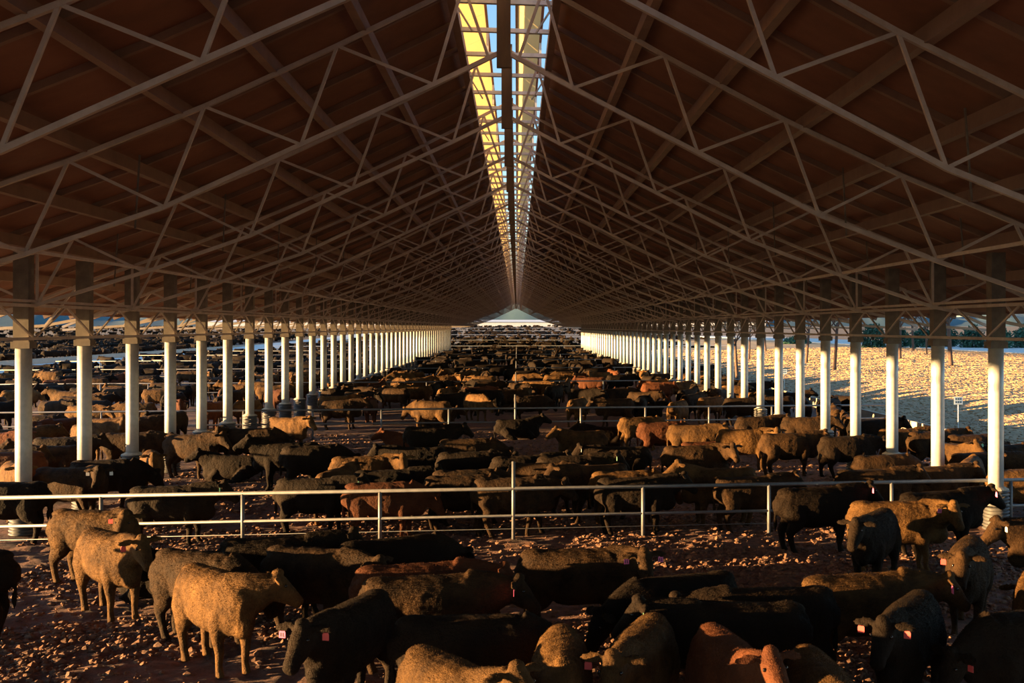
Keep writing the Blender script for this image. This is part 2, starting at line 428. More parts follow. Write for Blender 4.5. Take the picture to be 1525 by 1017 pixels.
for s, ya, dy, n in ((-1, 26.65, 3.57, 46), (1, 24.15, 3.52, 47)):
    for k in range(n):
        y = ya+dy*k; col_pos.append((COLX[s], y))
        t = empty('steel_column', (COLX[s], y, 0))
        side = 'left' if s < 0 else 'right'
        if k < 12: lab = f'white steel column in a ribbed black sleeve, {ORD[k]} of the {side} row'
        else: lab = f'white steel column far down the {side} row of columns'
        tag(t, lab, 'column', f'columns of the {side} row')
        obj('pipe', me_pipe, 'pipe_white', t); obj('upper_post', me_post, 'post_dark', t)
        obj('sleeve', me_sleeve, 'sleeve', t); obj('concrete_fill', me_cap, 'concrete', t)
    e = empty('eave_girder', (COLX[s]-s*.24, 0, CAM_H))
    tag(e, f'brown steel lattice girder running along the tops of the {side} columns', 'girder')
    obj('bottom_chord', MB().sweep([(0, 10, -.27), (0, 190, -.27)], .07, .07, (1, 0, 0)).mesh('bottom_chord'), 'truss_steel', e)
    obj('top_chord', MB().sweep([(0, 10, .5), (0, 190, .5)], .07, .07, (1, 0, 0)).mesh('top_chord'), 'truss_steel', e)
    hp = dy/2
    wa = MB().sweep([(0, 0, -.27), (0, hp, .5)], .042, .042, (1, 0, 0)).mesh('web')
    wb = MB().sweep([(0, 0, .5), (0, hp, -.27)], .042, .042, (1, 0, 0)).mesh('web')
    y = ya-2*dy; k = 0
    while y < 190-hp and k < 196:
        obj('web', wa if k % 2 == 0 else wb, 'truss_steel', e, (0, y, 0)); y += hp; k += 1

# ------------------------------------------------------------------ fences
FY = [24.3, 48.4, 72.3, 96.3, 120.3, 144.3, 168.3]
me_fpost = MB().loft([(0, 0, -.1), (0, 0, 1.17)], .042, None, 10, (1, 0, 0)).mesh('fence_post', True)
me_tall = MB().loft([(0, 0, -.1), (0, 0, 1.78)], .04, None, 10, (1, 0, 0)).mesh('fence_post', True)
FL = ['front pipe fence of grey rails right across the near pens', 'second pipe fence of grey rails back from the viewer', 'third pipe fence of grey rails back from the viewer',
      'fourth pipe fence of grey rails back from the viewer', 'fifth pipe fence of rails back from the viewer', 'sixth pipe fence of rails back from the viewer', 'last pipe fence of rails under the roof']
for i, y in enumerate(FY):
    t = empty('pipe_fence', (0, y, 0)); tag(t, FL[i], 'fence')
    xa = -13.5 if i == 0 else -48.5; xb = 17.4
    for nm, z, r in (('top_rail', 1.17, .042), ('middle_rail', .56, .034), ('wire', .27, .008)):
        if nm == 'wire' and i > 1: continue
        obj(nm, MB().loft([(xa, 0, z), (xb, 0, z)], r, None, 10, (0, 1, 0)).mesh(nm, True), 'rail', t)
    k = math.ceil((xa+.08)/2.93)
    while -.08+2.93*k < xb:
        obj('fence_post', me_tall if k == 0 else me_fpost, 'rail', t, (-.08+2.93*k, 0, 0)); k += 1
for j, y in enumerate((207, 262, 340, 430, 540)):
    t = empty('pipe_fence', (0, y, float(rise(0, y)))); tag(t, f'white rail fence across the open pens past the shed, {["nearest","second","third","fourth","furthest"][j]} one', 'fence')
    for z in (1.2, .6): obj('rail', MB().loft([(-46, 0, z), (60, 0, z)], .06, None, 6, (0, 1, 0)).mesh('rail'), 'bar_steel', t)
    for k in range(18): obj('fence_post', me_fpost, 'rail', t, (-45+6*k, 0, 0))
# feed bunks and kerbs
def bunk(x, ya, yb, label, h=.55, w=.5):
    e = empty('feed_bunk', (x, ya, 0)); tag(e, label, 'feed bunk')
    n = int((yb-ya)/6); L = (yb-ya)/n
    mbk = MB(); mbk.box(-w/2, w/2, 0, L-.03, -.1, h*.45); mbk.box(-w/2, -w/2+.13, 0, L-.03, h*.45, h); mbk.box(w/2-.12, w/2, 0, L-.03, h*.45, h*.8)
    me = mbk.mesh('bunk_section')
    for k in range(n): obj('bunk_section', me, 'concrete', e, (0, k*L, 0))
bunk(17.95, 22, 190, 'pale concrete feed bunk kerb at the foot of the grass bank')
bunk(-61.0, 60, 420, 'low concrete feed bunk along the far side of the feed road', .75)
bunk(-48.9, 60, 330, 'low concrete feed bunk along the near side of the feed road', .4)

# ------------------------------------------------------------------ cattle
def cow_mesh(name, neck_yaw=0, neck_pitch=28, head_yaw=0, head_pitch=-38, stride=0.0, lying=False, voxel=.026, noise=True):
    """one steer, nose along +X, standing on z = 0; returns mesh, ear and eye places"""
    mb = MB(); dz = -.50 if lying else 0.0
    T = [(-.91,1.15,.14,.13), (-.86,1.10,.25,.21), (-.73,1.05,.32,.27), (-.46,1.0,.365,.305), (-.12,.965,.405,.345), (.18,.955,.42,.335),
         (.45,.96,.42,.285), (.66,.975,.39,.24), (.84,.985,.30,.18), (.95,.97,.17,.11)]
    mb.loft([(x, 0, z+dz) for x, z, h, w in T], [w for *_, w in T], [h for _, _, h, _ in T], 20, sq=.78)
    mb.ell((.46, .13, 1.0+dz), (.27, .15, .36)); mb.ell((.46, -.13, 1.0+dz), (.27, .15, .36))
    mb.ell((.42, 0, 1.31+dz), (.30, .11, .09)); mb.ell((-.66, 0, 1.28+dz), (.26, .18, .10))
    mb.ell((.76, 0, .76+dz), (.23, .15, .20))
    ny, np_ = math.radians(neck_yaw), math.radians(neck_pitch)
    B = Vector((.55, 0, 1.09+dz)); d1 = Vector((math.cos(ny*.5)*math.cos(np_*.8), math.sin(ny*.5)*math.cos(np_*.8), math.sin(np_*.8)))
    d2 = Vector((math.cos(ny)*math.cos(np_), math.sin(ny)*math.cos(np_), math.sin(np_)))
    n1 = B + d1*.32; n2 = n1 + d2*.27
    sd = Vector((-math.sin(ny), math.cos(ny), 0))
    mb.loft([B, n1, n1.lerp(n2, .5), n2], [.22, .165, .14, .12], [.37, .29, .24, .185], 14, sd)
    hy, hp = ny+math.radians(head_yaw), math.radians(head_pitch)
    hd = Vector((math.cos(hy)*math.cos(hp), math.sin(hy)*math.cos(hp), math.sin(hp)))
    hs = Vector((-math.sin(hy), math.cos(hy), 0)); hu = hd.cross(hs)*1.0
    if hu.z < 0: hu = -hu
    p = n2 + hu*.06
    HP = [(-.10,.08,.09,0), (-.03,.12,.15,-.015), (.07,.128,.165,-.04), (.17,.122,.158,-.05), (.26,.105,.128,-.05), (.34,.09,.105,-.05), (.42,.092,.094,-.055), (.475,.082,.076,-.06), (.50,.045,.04,-.06)]
    mb.loft([p + hd*a + hu*o for a, w, h, o in HP], [w for _, w, _, _ in HP], [h for _, _, h, _ in HP], 14, hs, sq=.85)
    mb.ell(tuple(p - hd*.04 + hu*.12), (.085, .085, .06))
    ears, eyes = [], []
    for s in (-1, 1):
        e0 = p + hs*(s*.12) + hu*.06 - hd*.03
        ed = (hs*s*.93 - hd*.10 - Vector((0, 0, .16))).normalized()
        mb.loft([e0, e0+ed*.07, e0+ed*.14, e0+ed*.215, e0+ed*.25], [.035, .070, .078, .05, .018], [.028, .022, .02, .018, .012], 10, hd)
        ears.append((e0+ed*.15-Vector((0, 0, .03)), hd.copy()))
        eyes.append(p + hs*(s*.115) + hd*.13 + hu*.04)
    if not lying:
        for s in (-1, 1):
            a = stride*s
            L = [(.44,.20,.92), (.45,.205,.72), (.47+a*.4,.19,.50), (.50+a*.7,.175,.36), (.48+a*.9,.17,.16), (.50+a,.17,.085), (.53+a,.17,.0)]
            mb.loft([(x, y*s, z) for x, y, z in L], [.11, .105, .078, .064, .048, .055, .066], [.19, .15, .092, .070, .052, .06, .076], 12)
            a = -stride*s*.9
            L = [(-.56,.17,1.02), (-.55,.205,.80), (-.58+a*.3,.205,.62), (-.72+a*.6,.185,.44), (-.71+a*.8,.175,.30), (-.67+a,.17,.12), (-.65+a,.17,.075), (-.62+a,.17,.0)]
            mb.loft([(x, y*s, z) for x, y, z in L], [.15, .16, .125, .074, .056, .055, .06, .07], [.30, .27, .18, .10, .072, .06, .064, .08], 12)
        tl = [(-.84,.0,1.26), (-.93,.01,1.18), (-.955,.015,1.0), (-.95,.02,.8), (-.94,.03,.62), (-.935,.03,.46)]
        mb.loft(tl, [.035, .034, .03, .028, .045, .016], None, 8)
        mb.ell((-.1, 0, .58), (.3, .14, .07))
    else:
        for s in (-1, 1):
            mb.loft([(.42, .2*s, .40), (.60, .24*s, .16), (.80, .25*s, .08), (.62, .29*s, .06), (.50, .29*s, .05)], [.12, .10, .065, .055, .055], [.15, .11, .07, .055, .05], 12)
            mb.loft([(-.55, .2*s, .42), (-.40, .36*s, .24), (-.15, .40*s, .12), (-.40, .44*s, .07), (-.20, .47*s, .06), (.0, .45*s, .055)], [.16, .13, .09, .07, .055, .055], [.22, .19, .11, .07, .055, .05], 12)
        mb.loft([(-.84, 0, .76), (-.95, .03, .55), (-.97, .08, .3), (-.93, .12, .08)], [.035, .034, .03, .04], None, 8)
    tmp = bpy.data.objects.new('tmp', mb.mesh('tmp')); C.objects.link(tmp)
    md = tmp.modifiers.new('r', 'REMESH'); md.mode = 'VOXEL'; md.voxel_size = voxel
    ms = tmp.modifiers.new('s', 'SMOOTH'); ms.factor = .5; ms.iterations = 3 if voxel < .04 else 1
    if voxel > .04: dm = tmp.modifiers.new('d', 'DECIMATE'); dm.ratio = .22
    dg = bpy.context.evaluated_depsgraph_get()
    me = bpy.data.meshes.new_from_object(tmp.evaluated_get(dg)); me.name = name
    bpy.data.objects.remove(tmp)
    n = len(me.vertices); co = np.empty(n*3, np.float32); me.vertices.foreach_get('co', co); co = co.reshape(-1, 3)
    if noise:                                  # shaggy winter coat
        no = np.empty(n*3, np.float32); me.vertices.foreach_get('normal', no); no = no.reshape(-1, 3)
        k = vnoise(co[:, 0]*1.0+co[:, 1]*.6, co[:, 2]+co[:, 1]*.3, .09, 41)*.007 + vnoise(co[:, 0]+co[:, 1]*.8, co[:, 2]*1.3, .04, 42)*.007
        co = co + no*(k*np.clip((co[:, 2]-.3)/.3, 0, 1))[:, None]
    co[:, 2] = np.maximum(co[:, 2], 0)
    me.vertices.foreach_set('co', co.astype(np.float32).ravel())
    me.polygons.foreach_set('use_smooth', [True]*len(me.polygons)); me.update()
    pc = np.empty(len(me.polygons)*3, np.float32); me.polygons.foreach_get('center', pc); pc = pc.reshape(-1, 3)
    nose = np.array(p + hd*.50 - hu*.06)
    ix = np.zeros(len(pc), np.int32); ix[np.linalg.norm(pc-nose, axis=1) < .105] = 1
    if not lying: ix[pc[:, 2] < .065] = 2
    me.polygons.foreach_set('material_index', ix)
    return me, ears, eyes
POSE = {
 'stand':  dict(neck_yaw=0, neck_pitch=22, head_pitch=-40, stride=.06),
 'left':   dict(neck_yaw=48, neck_pitch=20, head_yaw=25, head_pitch=-38, stride=.04),
 'right':  dict(neck_yaw=-48, neck_pitch=20, head_yaw=-25, head_pitch=-38, stride=-.05),
 'low':    dict(neck_yaw=8, neck_pitch=-18, head_pitch=-58, stride=.08),
 'walk':   dict(neck_yaw=-6, neck_pitch=8, head_pitch=-42, stride=.17),
 'up':     dict(neck_yaw=12, neck_pitch=36, head_yaw=-8, head_pitch=-25, stride=.0),
 'lying':  dict(neck_yaw=10, neck_pitch=34, head_pitch=-24, lying=True)}
COW = {k: cow_mesh('steer_'+k, **p) for k, p in POSE.items()}
COAT_MESH = {}
def hair_mesh(pose, n=48000):
    me = COW[pose][0]; r = np.random.default_rng(len(pose)+7)
    me.calc_loop_triangles(); nv = len(me.vertices)
    co = np.empty(nv*3, np.float32); me.vertices.foreach_get('co', co); co = co.reshape(-1, 3)
    no = np.empty(nv*3, np.float32); me.vertices.foreach_get('normal', no); no = no.reshape(-1, 3)
    t = np.empty(len(me.loop_triangles)*3, np.int32); me.loop_triangles.foreach_get('vertices', t); t = t.reshape(-1, 3)
    k = r.integers(0, len(t), n); w = r.dirichlet((1, 1, 1), n)
    p = (co[t[k]]*w[..., None]).sum(1); nn = (no[t[k]]*w[..., None]).sum(1); nn /= np.linalg.norm(nn, axis=1)[:, None]
    keep = p[:, 2] > .16; p, nn = p[keep], nn[keep]; n = len(p)
    lay = np.array([-.75, 0, -.65]) + r.normal(0, .35, (n, 3)); lay -= nn*(lay*nn).sum(1)[:, None]
    d = lay + nn*r.uniform(.25, .7, (n, 1)); d /= np.linalg.norm(d, axis=1)[:, None]
    L = r.uniform(.010, .025, (n, 1))*np.clip((p[:, 2:3]-.1)/.5, .4, 1)*np.where(p[:, 0:1] > 1.05, .5, 1)
    sd = np.cross(d, nn); sd /= np.linalg.norm(sd, axis=1)[:, None] + 1e-6
    v = np.stack([p-sd*.0026-nn*.003, p+sd*.0026-nn*.003, p+d*L], 1).reshape(-1, 3)
    return np_mesh('coat_hair_'+pose, v, np.arange(n*3).reshape(-1, 3), False)
HAIR = {}
def coat_mesh(pose, c):
    if (pose, c) not in COAT_MESH:
        me = COW[pose][0].copy(); me.materials.clear()
        for m_ in (COAT[c], MATS['muzzle'], MATS['hoof']): me.materials.append(m_); COAT_MESH[pose, c] = me
    return COAT_MESH[pose, c]
tb = MB(); tb.v = [Vector(p) for p in [(-.003,-.018,.01),(-.003,.018,.01),(-.003,.040,-.035),(-.003,.040,-.10),(-.003,-.040,-.10),(-.003,-.040,-.035),(.003,-.018,.01),(.003,.018,.01),(.003,.040,-.035),(.003,.040,-.10),(.003,-.040,-.10),(.003,-.040,-.035)]]
tb.f = [(5,4,3,2,1,0), (6,7,8,9,10,11)] + [(i, (i+1) % 6, (i+1) % 6+6, i+6) for i in range(6)]
TAG_ME = {}
for c in TAGM: TAG_ME[c] = tb.mesh('ear_tag_'+c); TAG_ME[c].materials.append(TAGM[c])
ib = MB().box(.003, .0045, -.022, -.010, -.085, -.04); ib.box(.003, .0045, .006, .018, -.085, -.04); ib.box(.003, .0045, .018, .026, -.085, -.076)
INK = ib.mesh('tag_number'); INK.materials.append(MATS['tag_ink'])
EYE = MB().ell((0, 0, 0), (.021, .021, .021), 10, 6).mesh('eye', True); EYE.materials.append(MATS['eye'])
def steer(pos, heading, pose, coat, tags, label, group, scale=1.0, detail=2):
    o = obj('steer', coat_mesh(pose, coat), None, None, pos)
    o.rotation_euler = (0, 0, math.radians(heading)); o.scale = (scale,)*3
    tag(o, label, 'cattle', group)
    me, ears, eyes = COW[pose]
    if detail >= 1:
        for i, c in enumerate(tags):
            if c == '-': continue
            p, hd = ears[i]
            t = obj('ear_tag', TAG_ME[c], None, o, p); t.rotation_euler = (0, 0, math.atan2(hd.y, hd.x))
            if detail >= 2 and c in 'pw': obj('tag_number', INK, None, t)
    if detail >= 2:
        if pose not in HAIR:
            HAIR[pose] = hair_mesh(pose); HAIR[pose].materials.append(COAT['d'])
        hr = obj('coat_hair', HAIR[pose], None, o)
        hr.material_slots[0].link = 'OBJECT'; hr.material_slots[0].material = COAT[coat]
        for p in eyes: obj('eye', EYE, None, o, p)
    return o

# the near pen: pixel of the body, pixel row of the back line, heading, pose, coat, ear tags (right, left), label
NEAR = [
 (-74, 817, 180, 'stand', 'k', '--', 'black steer cut off by the left edge of the picture, only its rump showing'),
 (140, 757, -22, 'right', 'b', 'r-', 'golden brown steer below the front rail looking at the viewer, behind another at left'),
 (164, 790, -48, 'stand', 'b', 'r-', 'shaggy brown steer at left facing the viewer, in front of a similar one'),
 (258, 806, 172, 'lying', 'k', '--', 'black steer lying down just right of the pair of brown steers at left'),
 (300, 815, -32, 'low', 'd', '--', 'dark steer mostly hidden behind the sunlit golden steer at lower left'),
 (322, 829, -50, 'left', 'b', '--', 'sunlit golden steer at lower left, head turned to the right'),
 (415, 796, 4, 'stand', 'k', '--', 'long black steer standing side-on behind the two lower left steers'),
 (470, 809, -28, 'walk', 'd', '--', 'dark steer with sunlit shoulders walking right, left of the pink-tagged face'),
 (552, 806, 18, 'low', 'k', '-p', 'black steer under the front rail with a small pink tag, left of centre'),
 (522, 894, 252, 'stand', 'k', 'pr', 'black steer facing the viewer with pink and red ear tags, bottom left of centre'),
 (625, 827, 4, 'walk', 'r', '--', 'red brown steer side-on, its back just above the pink-tagged dark steer'),
 (640, 853, 1, 'walk', 'd', 'p-', 'dark steer side-on with a pink tag behind its ear, lit rump at left'),
 (702, 912, -7, 'low', 'k', 'p-', 'large black steer side-on in front, head lowered to the right, pink tag'),
 (676, 980, -58, 'up', 'b', '--', 'golden back and ears of a steer rising from the bottom edge, left of centre'),
 (862, 814, -8, 'right', 'd', 'pp', 'dark steer right of centre with a sunlit rump and face, pink tags'),
 (1008, 854, 200, 'low', 'k', '--', 'black steer with its head down, right of the steer with sunlit rump'),
 (1092, 893, 178, 'stand', 'k', '-g', 'black steer facing left with a pale green tag, half hidden'),
 (952, 915, 250, 'stand', 'b', 'r-', 'golden steer facing the viewer at bottom centre with a red tag'),
 (822, 992, 268, 'low', 'b', '--', 'golden brown back of a steer at the bottom edge, just left of the red-tagged face'),
 (1142, 924, 184, 'walk', 'k', '-p', 'big black steer with sunlit spine and rump to the right, bottom right of centre'),
 (1088, 950, 276, 'up', 'r', '--', 'red brown face and ears of a steer looking up from the bottom edge'),
 (1226, 996, 268, 'low', 'b', '--', 'golden brown back of a steer at the bottom edge, right of the red brown face'),
 (1288, 868, 3, 'walk', 'b', 'p-', 'brown steer side-on with a mud-caked belly and pink tag at lower right'),
 (1302, 762, 236, 'stand', 'k', '--', 'black steer facing the viewer below the front rail at right'),
 (1336, 744, -14, 'right', 'b', 'p-', 'brown muddy steer walking right with a pink tag, behind a black one'),
 (1400, 729, 6, 'stand', 'k', 'p-', 'black steer side-on under the front rail near the right hand column, pink tag'),
 (1578, 772, 182, 'stand', 'd', '-w', 'dark steer coming in from the right edge with a white tag'),
 (1442, 806, 242, 'stand', 'd', 'r-', 'dark steer facing the viewer at right with a sunlit cheek and shoulder'),
 (1548, 862, 70, 'low', 'b', '--', 'sunlit brown rump of a steer at the right edge'),
 (1352, 893, 236, 'stand', 'k', 'rr', 'black steer facing the viewer at lower right with two red tags'),
 (1532, 905, 196, 'low', 'k', '-r', 'large black steer in the bottom right corner, head low, red tag'),
 (1218, 723, 4, 'stand', 'k', 'p-', 'black steer side-on against the front rail at right, tail to the left'),
]
MID = [
 (105,693,-14,'right','d','ww'), (255,720,0,'stand','k','g-'), (226,669,290,'stand','b','--'), (6,714,182,'stand','k','--'), (0,666,0,'stand','d','--'),
 (22,690,300,'stand','b','--'), (95,648,0,'stand','k','--'), (160,674,2,'low','k','--'), (197,640,0,'walk','d','--'), (128,630,-45,'low','b','--'),
 (32,635,30,'stand','b','--'), (160,621,-20,'right','b','--'), (205,617,5,'stand','d','--'), (284,644,-22,'stand','d','--'), (330,634,-80,'stand','d','--'),
 (374,637,-6,'low','d','--'), (347,668,175,'lying','k','--'), (428,658,180,'up','k','--'), (468,661,5,'low','k','--'), (428,620,-35,'stand','b','--'),
 (500,692,74,'stand','b','--'), (545,676,0,'right','b','--'), (582,694,2,'stand','k','--'), (572,714,0,'low','r','--'), (468,718,-8,'stand','k','gg'),
 (612,642,185,'lying','r','--'), (618,660,178,'stand','k','--'), (642,632,2,'stand','k','--'), (700,652,0,'low','d','--'), (702,670,0,'walk','k','--'),
 (700,692,0,'low','d','--'), (690,718,0,'low','d','--'), (764,703,0,'walk','d','--'), (782,675,8,'stand','k','--'), (852,677,0,'stand','k','g-'),
 (922,661,180,'stand','k','-w'), (868,640,200,'lying','b','--'), (902,633,180,'lying','k','--'), (955,617,8,'low','b','--'), (988,627,0,'low','r','--'),
 (935,696,0,'low','b','g-'), (886,704,205,'stand','d','--'), (946,718,0,'stand','k','--'), (808,689,-10,'walk','d','--'), (802,719,2,'stand','k','--'),
 (1035,662,0,'right','d','--'), (1032,627,-20,'stand','b','--'), (1052,652,0,'lying','r','--'), (1072,697,190,'up','b','--'), (1110,638,-10,'right','b','--'),
 (1006,706,290,'stand','b','gg'), (1044,717,272,'low','k','gg'), (1118,713,8,'stand','d','--'), (1130,617,0,'stand','d','--'), (1175,644,0,'stand','d','--'),
 (1262,646,0,'walk','k','--'), (1300,696,0,'stand','d','--'), (1318,676,0,'low','d','--'), (1388,707,0,'stand','d','--'), (1405,688,60,'low','b','--'),
 (1458,673,10,'walk','d','--'), (1420,656,280,'up','b','-g'), (1522,693,0,'stand','b','--'), (1345,634,0,'stand','b','--'), (1392,641,6,'stand','d','--'),
 (1500,657,4,'walk','d','--'), (1300,623,0,'stand','k','--'), (1246,607,80,'stand','d','--'), (1264,613,84,'stand','d','--'), (1200,618,-20,'stand','d','--'),
 (1450,640,0,'low','d','--'), (1505,672,186,'stand','d','--'), (770,622,3,'lying','k','--')]
COATW = {'k': 'black', 'd': 'dark brown', 'b': 'golden brown', 'r': 'red brown'}
POSEW = {'stand': 'standing', 'left': 'looking aside', 'right': 'looking aside', 'low': 'head down', 'walk': 'stepping', 'up': 'head raised', 'lying': 'lying'}
def top_of(pose): return .92 if pose == 'lying' else 1.40
def facing(h):
    h %= 360
    return 'facing right' if h < 45 or h > 315 else 'facing away' if h < 135 else 'facing left' if h < 225 else 'facing forward'
def place(px, yb, h, pose):
    s = (yb-HZ)/(CAM_H-top_of(pose)); p = at_depth(px, F_PX/s)
    return p
BODIES = []                                 # (x, y, heading rad) of every steer, each two circles
def circles(x, y, h, pose='stand'):
    e = COW[pose][1]; hx = (e[0][0]+e[1][0])/2 + e[0][1]*.2
    dx = hx.x-.55
    hc = [(x+math.cos(h)*(.55+dx*t)-math.sin(h)*hx.y*t, y+math.sin(h)*(.55+dx*t)+math.cos(h)*hx.y*t, .17) for t in (.5, 1.0, 1.25)]
    return hc + [(x+math.cos(h)*a, y+math.sin(h)*a, r) for a, r in ((-.66, .29), (-.2, .33), (.25, .33), (.66, .27))]
def clash(x, y, h, pose='stand'):
    mine = circles(x, y, h, pose)
    for cx, cy, cr in OBST:
        for a, c, r in mine:
            if (a-cx)**2+(c-cy)**2 < (r+cr)**2: return True
    for o in BODIES:
        if abs(o[-1][0]-x) > 4 or abs(o[-1][1]-y) > 4: continue
        for a, c, r in mine:
            for a2, c2, r2 in o:
                if (a-a2)**2+(c-c2)**2 < (r+r2)**2: return True
    for fy in FY:
        for a, c, r in mine:
            if abs(c-fy) < r+.03: return True
    return False
OBST = [(x, y, .45) for x, y in col_pos]
def settle(p, h, pose='stand', y0=-99, y1=999):
    """move along the sight line first, then aside, until the steer stands clear of its neighbours"""
    hr = math.radians(h)
    if p.y < y0: p = p*(y0/p.y)
    if p.y > y1: p = p*(y1/p.y)
    u = Vector((p.x, p.y)).normalized(); w = Vector((-u.y, u.x))
    cand = sorted([(abs(b)*3+abs(a), a, b) for a in np.arange(-1.8, 1.9, .1) for b in (0, -.1, .1, -.22, .22, -.4, .4, -.7, .7)])
    for _, a, b in cand:
        q = Vector((p.x, p.y)) + u*a + w*b
        if y0-.1 <= q.y <= y1+.1 and not clash(q.x, q.y, hr, pose): return Vector((q.x, q.y, 0))
    return None
rnd = random.Random(11)
count = 0
for px, yb, h, pose, c, tg, lab in NEAR:
    p = settle(place(px, yb, h, pose), h, pose, 0, 23.9)
    p0 = place(px, yb, h, pose)
    if p is None: print('NO ROOM', lab); continue
    if (p-p0).length > .5: print('MOVED', px, yb, round((p-p0).length, 2))
    BODIES.append(circles(p.x, p.y, math.radians(h), pose)); p.z = -.01
    steer(p, h, pose, c, tg, lab, 'cattle in the nearest pen'); count += 1
# second pen: labelled by the fence panel they stand behind
used = {}
def describe(px, d, h, pose, c, tg, second=True):
    bits = f'{COATW[c]} steer {POSEW[pose]} {facing(h)},'
    for lim, w in ((60, 'left of first column'), (140, 'by first left columns'), (210, 'by third left column'), (300, 'by fourth left column'), (400, 'near left columns'), (520, 'left of middle'),
                   (690, 'left of centre post'), (850, 'around the centre post'), (1000, 'right of centre post'), (1130, 'right of middle'), (1260, 'left of right columns'), (1400, 'among right columns'), (9999, 'by the grass bank')):
        if px < lim: break
    row = 'near' if d < 30 else 'middle' if d < 38 else 'rear'
    return f'{bits} {w}, {row} second pen'
midl = []
for px, yb, h, pose, c, tg in MID:
    p = settle(place(px, yb, h, pose), h, pose, 24.75, 47.9)
    if p is None: print('NO ROOM mid', px, yb); continue
    BODIES.append(circles(p.x, p.y, math.radians(h), pose)); p.z = -.01
    d = pix(p.x, p.y, 0)[2]
    midl.append((px, p, h, pose, c, tg, describe(px, d, h, pose, c, tg)))
from collections import Counter
cn = Counter(m_[-1] for m_ in midl); seen = Counter()
for px, p, h, pose, c, tg, lab in sorted(midl, key=lambda m_: m_[0]):
    if cn[lab] > 1:
        seen[lab] += 1; lab = lab + (', left one' if seen[lab] == 1 else ', right one' if seen[lab] == cn[lab] else ', middle one')
    steer(p, h, pose, c, tg, lab, 'cattle in the second pen', rnd.uniform(.95, 1.02), 1); count += 1
# further pens: every steer on its own up to 300, the rest as one herd
cands = []
def scatter(x0, x1, y0, y1, dens, mind=0):
    n = int((x1-x0)*(y1-y0)*dens)
    for _ in range(n*4):
        if n <= 0: break
        x = rnd.uniform(x0, x1); y = rnd.uniform(y0, y1)
        px, py, d = pix(x, y, 1.0)
        if d < 5 or px < -40 or px > 1560: n -= .25; continue
        h = rnd.choice([0, 0, 0, 180, 180, 60, 300, 270, 90]) + rnd.uniform(-28, 28)
        pose = rnd.choice(['stand', 'stand', 'walk', 'low', 'low', 'left', 'right', 'up', 'lying'])
        if clash(x, y, math.radians(h), pose): continue
        BODIES.append(circles(x, y, math.radians(h), pose))
        cands.append((d, px, x, y, h, pose, rnd.choice('kkkdddbbbbbr'))); n -= 1
scatter(-11, 16.6, 49.5, 120, .09)
scatter(-11, 16.6, 121, 189, .085)
scatter(-47.5, -12.8, 28, 47, .06)
scatter(-47.5, -12.8, 49.5, 96, .085)
scatter(-47.5, -12.8, 97, 190, .07)
cands.sort()
solo = cands[:300-count]; herd = cands[300-count:]
PW = {0: 'third pen', 1: 'fourth pen', 2: 'fifth pen', 3: 'further pens'}
colpx = [pix(x, y, 0)[0] for x, y in col_pos if x < 0]
ORDC = ['first', 'second', 'third', 'fourth', 'fifth', 'sixth', 'seventh', 'eighth', 'ninth', 'tenth']
sl_ = []
for d, px, x, y, h, pose, c in solo:
    k = 0 if y < 72.3 else 1 if y < 96.3 else 2 if y < 120.3 else 3
    if x < -12:
        g = sum(1 for q_ in colpx if q_ < px)
        w = 'left of the first left column' if g == 0 else f'seen between {ORDC[g-1]} and {ORDC[g]} left columns' if g < 10 else 'seen between the far left columns'
        lab = f'{COATW[c]} steer {POSEW[pose]} {facing(h)}, {w}, ' + ('second pen' if y < 48.4 else PW[k])
    else:
        w = 'far left' if px < 580 else 'left' if px < 710 else 'middle' if px < 840 else 'right' if px < 970 else 'far right'
        hf_ = 'front' if k < 3 and y < FY[k+1]+12 else 'rear' if k < 3 else 'under the roof'
        lab = f'{COATW[c]} steer {POSEW[pose]} {facing(h)}, {w} {hf_} of the {PW[k]}' if k < 3 else f'{COATW[c]} steer {POSEW[pose]} {facing(h)}, {w} of the pens further back'
    sl_.append((px, x, y, h, pose, c, lab))
cn = Counter(e_[-1] for e_ in sl_); seen = Counter()
for px, x, y, h, pose, c, lab in sorted(sl_):
    if cn[lab] == 2: seen[lab] += 1; lab += ', left one' if seen[lab] == 1 else ', right one'
    if len(lab.split()) > 16: lab = lab.replace(' steer', '', 1).replace('seen ', '')
    steer(Vector((x, y, -.01)), h, pose, c, '--', lab, 'cattle in the pens further back', rnd.uniform(.93, 1.03), 0)
# the far herd
LOW = []
for k in ('stand', 'low', 'lying', 'left'):
    me, _, _ = cow_mesh('far_'+k, voxel=.06, noise=False, **POSE[k])
    me.calc_loop_triangles()
    co = np.empty(len(me.vertices)*3, np.float32); me.vertices.foreach_get('co', co)
    tri = np.empty(len(me.loop_triangles)*3, np.int32); me.loop_triangles.foreach_get('vertices', tri)
    LOW.append((co.reshape(-1, 3), tri.reshape(-1, 3)))
far = [(x, y, h) for d, px, x, y, h, pose, c in herd]
r2 = random.Random(3)
FFY = FY + [207, 262, 340, 430, 540]
def sprinkle(x0, x1, y0, y1, n):
    for _ in range(n):
        x = r2.uniform(x0, x1); y = r2.uniform(y0, y1); px, py, d = pix(x, y, 1)
        if min(abs(y-f_) for f_ in FFY) < 1.5 or min(abs(x-17.95), abs(x+48.9), abs(x+61)) < 1.8: continue
        if -20 < px < 1545: far.append((x, y, r2.choice([0, 180, 0, 180, 90, 270]) + r2.uniform(-30, 30)))
sprinkle(-46, 36, 191, 262, 340); sprinkle(-46, 50, 262, 450, 460); sprinkle(-46, 80, 450, 720, 420)
sprinkle(-130, -63, 95, 330, 1500); sprinkle(-260, -63, 330, 640, 700)
VV = [[], [], [], []]; FF = [[], [], [], []]; off = [0]*4
